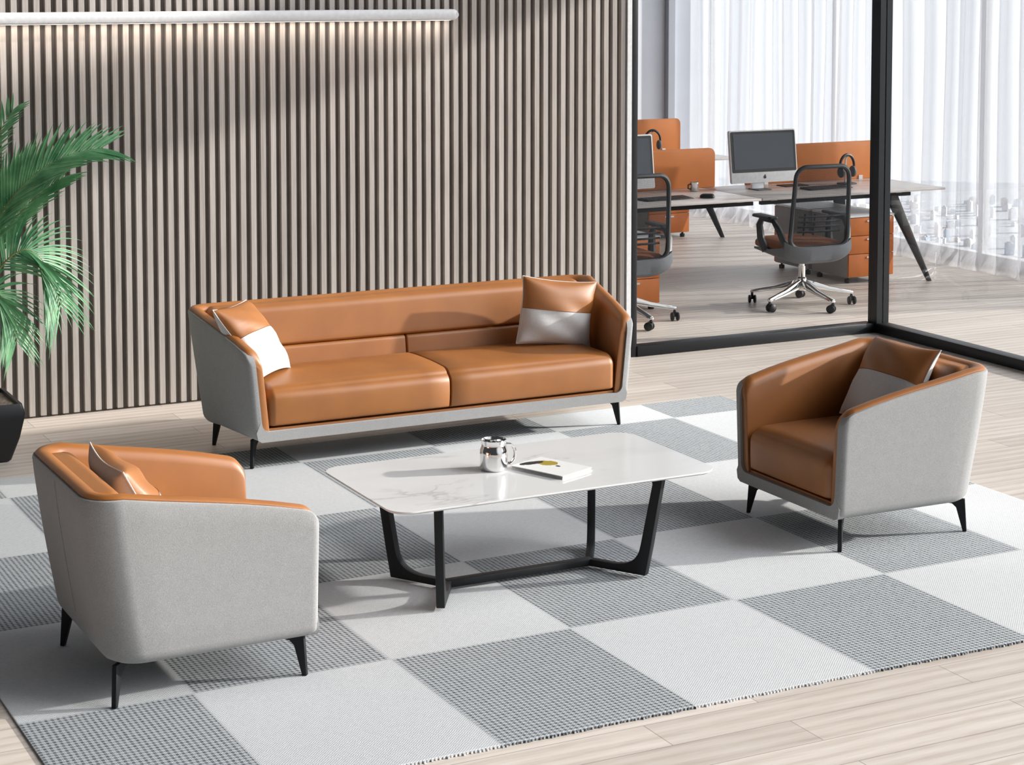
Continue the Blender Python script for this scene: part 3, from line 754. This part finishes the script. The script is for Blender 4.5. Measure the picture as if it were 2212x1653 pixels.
# ------------------------------------------------------------------ office chairs (face +y)
def office_chair(label, x, y, rz, spin):
    t = thing('office_chair', label, 'office chair', (x, y, 0), rz, 'mesh office chairs'); t.scale = (1.08, 1.0, 1.03)
    for k in range(5):
        a = spin + 2*pi*k/5; M = Matrix.Rotation(a, 4, 'Z')
        m = MB(); m.M = M
        rows = []
        for u, w, z0, z1 in ((.03,.028,.14,.20),(.10,.026,.128,.178),(.20,.022,.108,.142),(.30,.019,.092,.120),(.385,.017,.078,.10)):
            rows.append([(u,-w,z0),(u,w,z0),(u,w*.7,z1),(u,-w*.7,z1)])
        m.grid(rows, close_u=True, cap=True); m.build('base_arm', CHROME, t, bevel=.004)
        c = M @ Vector((.375,0,0)); b = a + 1.1 + k*.9
        m = MB(); m.M = Matrix.Translation(c) @ Matrix.Rotation(b, 4, 'Z')
        m.tube([(0,0,.06),(0,0,.085)], .009, 8); m.box(-.012,.012,-.009,.009,.028,.066)
        for s in (-1,1):
            W = Matrix.Translation(c) @ Matrix.Rotation(b, 4, 'Z') @ Matrix.Translation((.012, s*.019, .031)) @ Matrix.Rotation(s*pi/2, 4, 'X')
            m2 = m; m2.M = W
            m2.lathe([(0,-.010),(.024,-.010),(.0305,-.004),(.0305,.005),(.022,.011),(0,.012)], 18)
        m.build('caster', BPL, t, smooth=True, ang=45)
    MB().lathe([(0,.12),(.036,.12),(.036,.21),(.026,.22),(.026,.30),(.02,.30),(.02,.40),(0,.40)], 20).build('gas_lift', CHROME, t, smooth=True, ang=40)
    MB().box(-.10,.10,-.12,.14,.375,.425).build('tilt_mechanism', LGPL, t, bevel=.01)
    soft_box(-.245,.245,-.20,.30,.42,.50,.08,.08,.05,.06,.03,.035,crown=.01).build('seat', SEATC, t, smooth=True, ang=70)
    # moulded seat shell that turns up behind the seat
    rows = []
    for k in range(17):
        u = -1+2*k/16; x_ = .27*u; e = abs(u)**4
        rows.append([(x_, .22, .41+.01*e), (x_, 0, .36+.05*e), (x_, -.20, .345+.06*e), (x_*1.0, -.262+.03*e, .375+.07*e), (x_, -.268+.04*e, .47+.05*e), (x_, -.245+.04*e, .47+.05*e), (x_, -.22+.03*e, .42+.05*e), (x_, 0, .42+.02*e), (x_, .22, .425+.01*e)])
    MB().grid(rows, close_u=True, cap=True).build('seat_shell', GPL, t, smooth=True, ang=60)
    # back frame
    def B(x_, z): return (x_, -.245 - (z-.45)*.10 - .04*sin(pi*min(1,max(0,(z-.45)/.62)))*.5 + .03*(x_/.25)**2, z)
    ring = [B(x_, z) for x_, z in rounded_poly(-.235,.235,.465,1.065,.085,7)]
    taper = [(p[0]*(1-.10*(p[2]-.465)/.6), p[1], p[2]) for p in ring]
    MB().tube(taper + [taper[0]], .017, 8, cap=False).build('back_frame', LGPL, t, smooth=True)
    rows = []
    for k in range(13):
        z = .475+.58*k/12; kx = (1-.10*(z-.465)/.6)*.232
        if k in (0,12): kx -= .05
        if k in (1,11): kx -= .012
        rows.append([B(kx*(-1+2*j/8), z) for j in range(9)])
    MB().grid(rows).build('mesh_back', MESH, t, smooth=True, ang=80)
    lb = MB()
    for z in (.585,.622,.659,.696): lb.tube([Vector(B(.17*(-1+2*j/6), z)) + Vector((0,.03,0)) for j in range(7)], .0085, 6)
    for x_ in (-.12,-.045): lb.tube([Vector(B(x_, z)) + Vector((0,.035,0)) for z in (.56,.62,.72)], .007, 6)
    lb.build('lumbar_support', LGPL, t, smooth=True)
    for s in (-1,1):
        soft_box(s*.285-.04, s*.285+.04, -.10, .17, .665, .692, .02,.02,.03,.03,.008,.012).build('arm_pad', BPL, t, smooth=True)
        m = MB(); m.tube([(s*.245,-.21,.47),(s*.28,-.16,.60),(s*.285,-.09,.658),(s*.285,.08,.66),(s*.285,.115,.61),(s*.278,.10,.50),(s*.26,.06,.42)], [.026,.024,.02,.02,.025,.03,.03], 8)
        m.build('armrest', LGPL, t, smooth=True)
    return t
OC = office_chair('grey mesh office chair standing whole in view before the front desk', 5.89, 5.68, R(-4), R(60))
dup(OC, (4.30, 5.68, 0), R(-3), 'grey mesh office chair cut off by the end of the slatted wall')

# ------------------------------------------------------------------ sheer curtain
mb = MB(); pts = []; rs = random.Random(11)
y = 4.5; s = 0
while y < 10.95:
    lam = rs.uniform(.16,.26) if y > 7.6 else rs.uniform(.20,.36)
    amp = rs.uniform(.05,.085); back = rs.uniform(.28,.42)*lam if y > 7.6 else rs.uniform(.2,.34)*lam
    # s-shaped fold: forward, doubled back, forward again
    for u in range(12):
        t = u/12
        yy = y + lam*t + back*sin(2*pi*t)*.9
        pts.append((8.30 + amp*sin(2*pi*t+.6) , yy))
    y += lam
levels = [0.004,.03,.12,.4,1.0,1.8,2.6,3.3,4.0]
rows = []
for z in levels:
    puddle = max(0, .12-z)/.12
    row = []
    for i, (x, yy) in enumerate(pts):
        w = 1 + .12*sin(i*.11+z*.8)
        row.append((8.30+(x-8.30)*w - puddle*.06*(1+sin(i*.53)) , yy + .02*sin(z*1.3+i*.07) + puddle*.03*sin(i*.9), z))
    rows.append(row)
cur = mb.grid(rows).build('sheer_curtain', SHEER, None, smooth=True, ang=80)
tag(cur, 'floor length white sheer curtain along the office window', 'curtain')

# ------------------------------------------------------------------ view outside, far below
sec = [(r_*sin(R(a)), r_*cos(R(a))) for r_, rng in ((1150, range(20, 81, 4)), (2950, range(80, 19, -4))) for a in rng]
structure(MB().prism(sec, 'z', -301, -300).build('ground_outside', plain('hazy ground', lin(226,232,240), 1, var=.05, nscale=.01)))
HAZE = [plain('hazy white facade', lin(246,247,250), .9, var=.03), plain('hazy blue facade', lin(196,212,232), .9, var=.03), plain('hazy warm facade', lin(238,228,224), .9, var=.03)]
hill = MB(); rows = []
for j, d in enumerate((2750, 2850, 2960)):
    row = []
    for k in range(40):
        a = R(44)+R(26)*k/39 - R(0)
        h = (0, 14+6*sin(k*.9)+4*sin(k*2.3+1), 0)[j]
        row.append((d*sin(a), d*cos(a), -300+h))
    rows.append(row)
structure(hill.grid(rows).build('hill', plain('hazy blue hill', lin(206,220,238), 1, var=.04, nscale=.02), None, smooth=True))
rs = random.Random(5); proto = []
for mi in range(3):
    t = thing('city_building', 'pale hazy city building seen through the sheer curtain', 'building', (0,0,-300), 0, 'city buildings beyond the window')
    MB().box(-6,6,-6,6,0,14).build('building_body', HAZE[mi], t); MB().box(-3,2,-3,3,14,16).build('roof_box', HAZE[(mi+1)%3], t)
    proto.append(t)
used = set()
spots = []
while len(spots) < 100:
    az = R(rs.uniform(36.5, 43.2)); d = rs.uniform(2080, 2680); p = (d*sin(az), d*cos(az))
    if all((p[0]-q[0])**2+(p[1]-q[1])**2 > 17**2 for q in spots): spots.append(p)
for k, (bx, by) in enumerate(spots):
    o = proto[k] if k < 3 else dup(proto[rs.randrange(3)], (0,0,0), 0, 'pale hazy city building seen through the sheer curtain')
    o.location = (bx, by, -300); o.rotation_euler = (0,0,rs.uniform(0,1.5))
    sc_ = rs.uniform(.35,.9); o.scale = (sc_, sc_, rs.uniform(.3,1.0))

# ------------------------------------------------------------------ light
sun = bpy.data.lights.new('sun', 'SUN'); sun.energy = 5.3; sun.angle = R(1.2); sun.color = (1,.95,.88)
so = bpy.data.objects.new('sun', sun); C.objects.link(so)
el, az = R(17), R(164.3)
d = Vector((cos(az)*cos(el), sin(az)*cos(el), -sin(el)))
so.rotation_euler = d.to_track_quat('-Z', 'Y').to_euler(); so.location = (9, -1, 6)
w = bpy.data.worlds.new('sky'); SC.world = w; w.use_nodes = True; nt = w.node_tree; nt.nodes.clear()
out = nt.nodes.new('ShaderNodeOutputWorld'); bg = nt.nodes.new('ShaderNodeBackground'); tc = nt.nodes.new('ShaderNodeTexCoord')
def lobe(direction, stops):
    d_ = nt.nodes.new('ShaderNodeVectorMath'); d_.operation = 'DOT_PRODUCT'; d_.inputs[1].default_value = Vector(direction).normalized()
    m_ = nt.nodes.new('ShaderNodeMath'); m_.operation = 'MULTIPLY_ADD'; m_.inputs[1].default_value = .5; m_.inputs[2].default_value = .5
    r_ = nt.nodes.new('ShaderNodeValToRGB'); e = r_.color_ramp.elements
    for k, (p, c) in enumerate(stops):
        q = e[k] if k < 2 else e.new(p)
        q.position = p; q.color = (*c, 1)
    nt.links.new(tc.outputs['Generated'], d_.inputs[0]); nt.links.new(d_.outputs['Value'], m_.inputs[0]); nt.links.new(m_.outputs[0], r_.inputs[0])
    return r_.outputs[0]
a_ = lobe((.80,.58,-.10), [(0,(.045,.047,.051)), (.8,(.07,.074,.082)), (.90,(1.0,1.03,1.07)), (.97,(1.2,1.24,1.3))])   # bright haze beyond the window
b_ = lobe((.80,-.45,.57), [(.945,(0,0,0)), (.965,(2,2,2.03)), (.988,(8.5,8.55,8.75))])                                                       # bright sky towards the window side
ad = nt.nodes.new('ShaderNodeMix'); ad.data_type = 'RGBA'; ad.blend_type = 'ADD'; ad.inputs[0].default_value = 1
c_ = lobe((.50,-.82,.34), [(.91,(0,0,0)), (.975,(.85,.85,.85))])                                             # pale glow added at front right for sheen on the leather
ad2 = nt.nodes.new('ShaderNodeMix'); ad2.data_type = 'RGBA'; ad2.blend_type = 'ADD'; ad2.inputs[0].default_value = 1
nt.links.new(b_, ad2.inputs[6]); nt.links.new(c_, ad2.inputs[7])
nt.links.new(a_, ad.inputs[6]); nt.links.new(ad2.outputs[2], ad.inputs[7]); nt.links.new(ad.outputs[2], bg.inputs[0])
bg.inputs[1].default_value = 1.0; nt.links.new(bg.outputs[0], out.inputs[0])

# ------------------------------------------------------------------ camera
cam = bpy.data.cameras.new('camera'); co = bpy.data.objects.new('camera', cam); C.objects.link(co)
F, CX, CY = 4195.94, 1105.79, 260.29
co.location = (-2.7732, -6.3922, 2.49783); co.rotation_euler = (R(90-4.1919), 0, R(-27.1049))
cam.sensor_width = 36; cam.sensor_fit = 'HORIZONTAL'; cam.lens = F/2212*36
cam.shift_x = (1106-CX)/2212; cam.shift_y = (CY-826.5)/2212; cam.clip_end = 6000; cam.clip_start = .1
SC.camera = co
vs = SC.view_settings; vs.view_transform = 'Standard'; vs.look = 'None'; vs.exposure = .06; vs.gamma = 1; vs.use_curve_mapping = False
SC.cycles.use_denoising = True; SC.cycles.max_bounces = 8; SC.cycles.transparent_max_bounces = 24
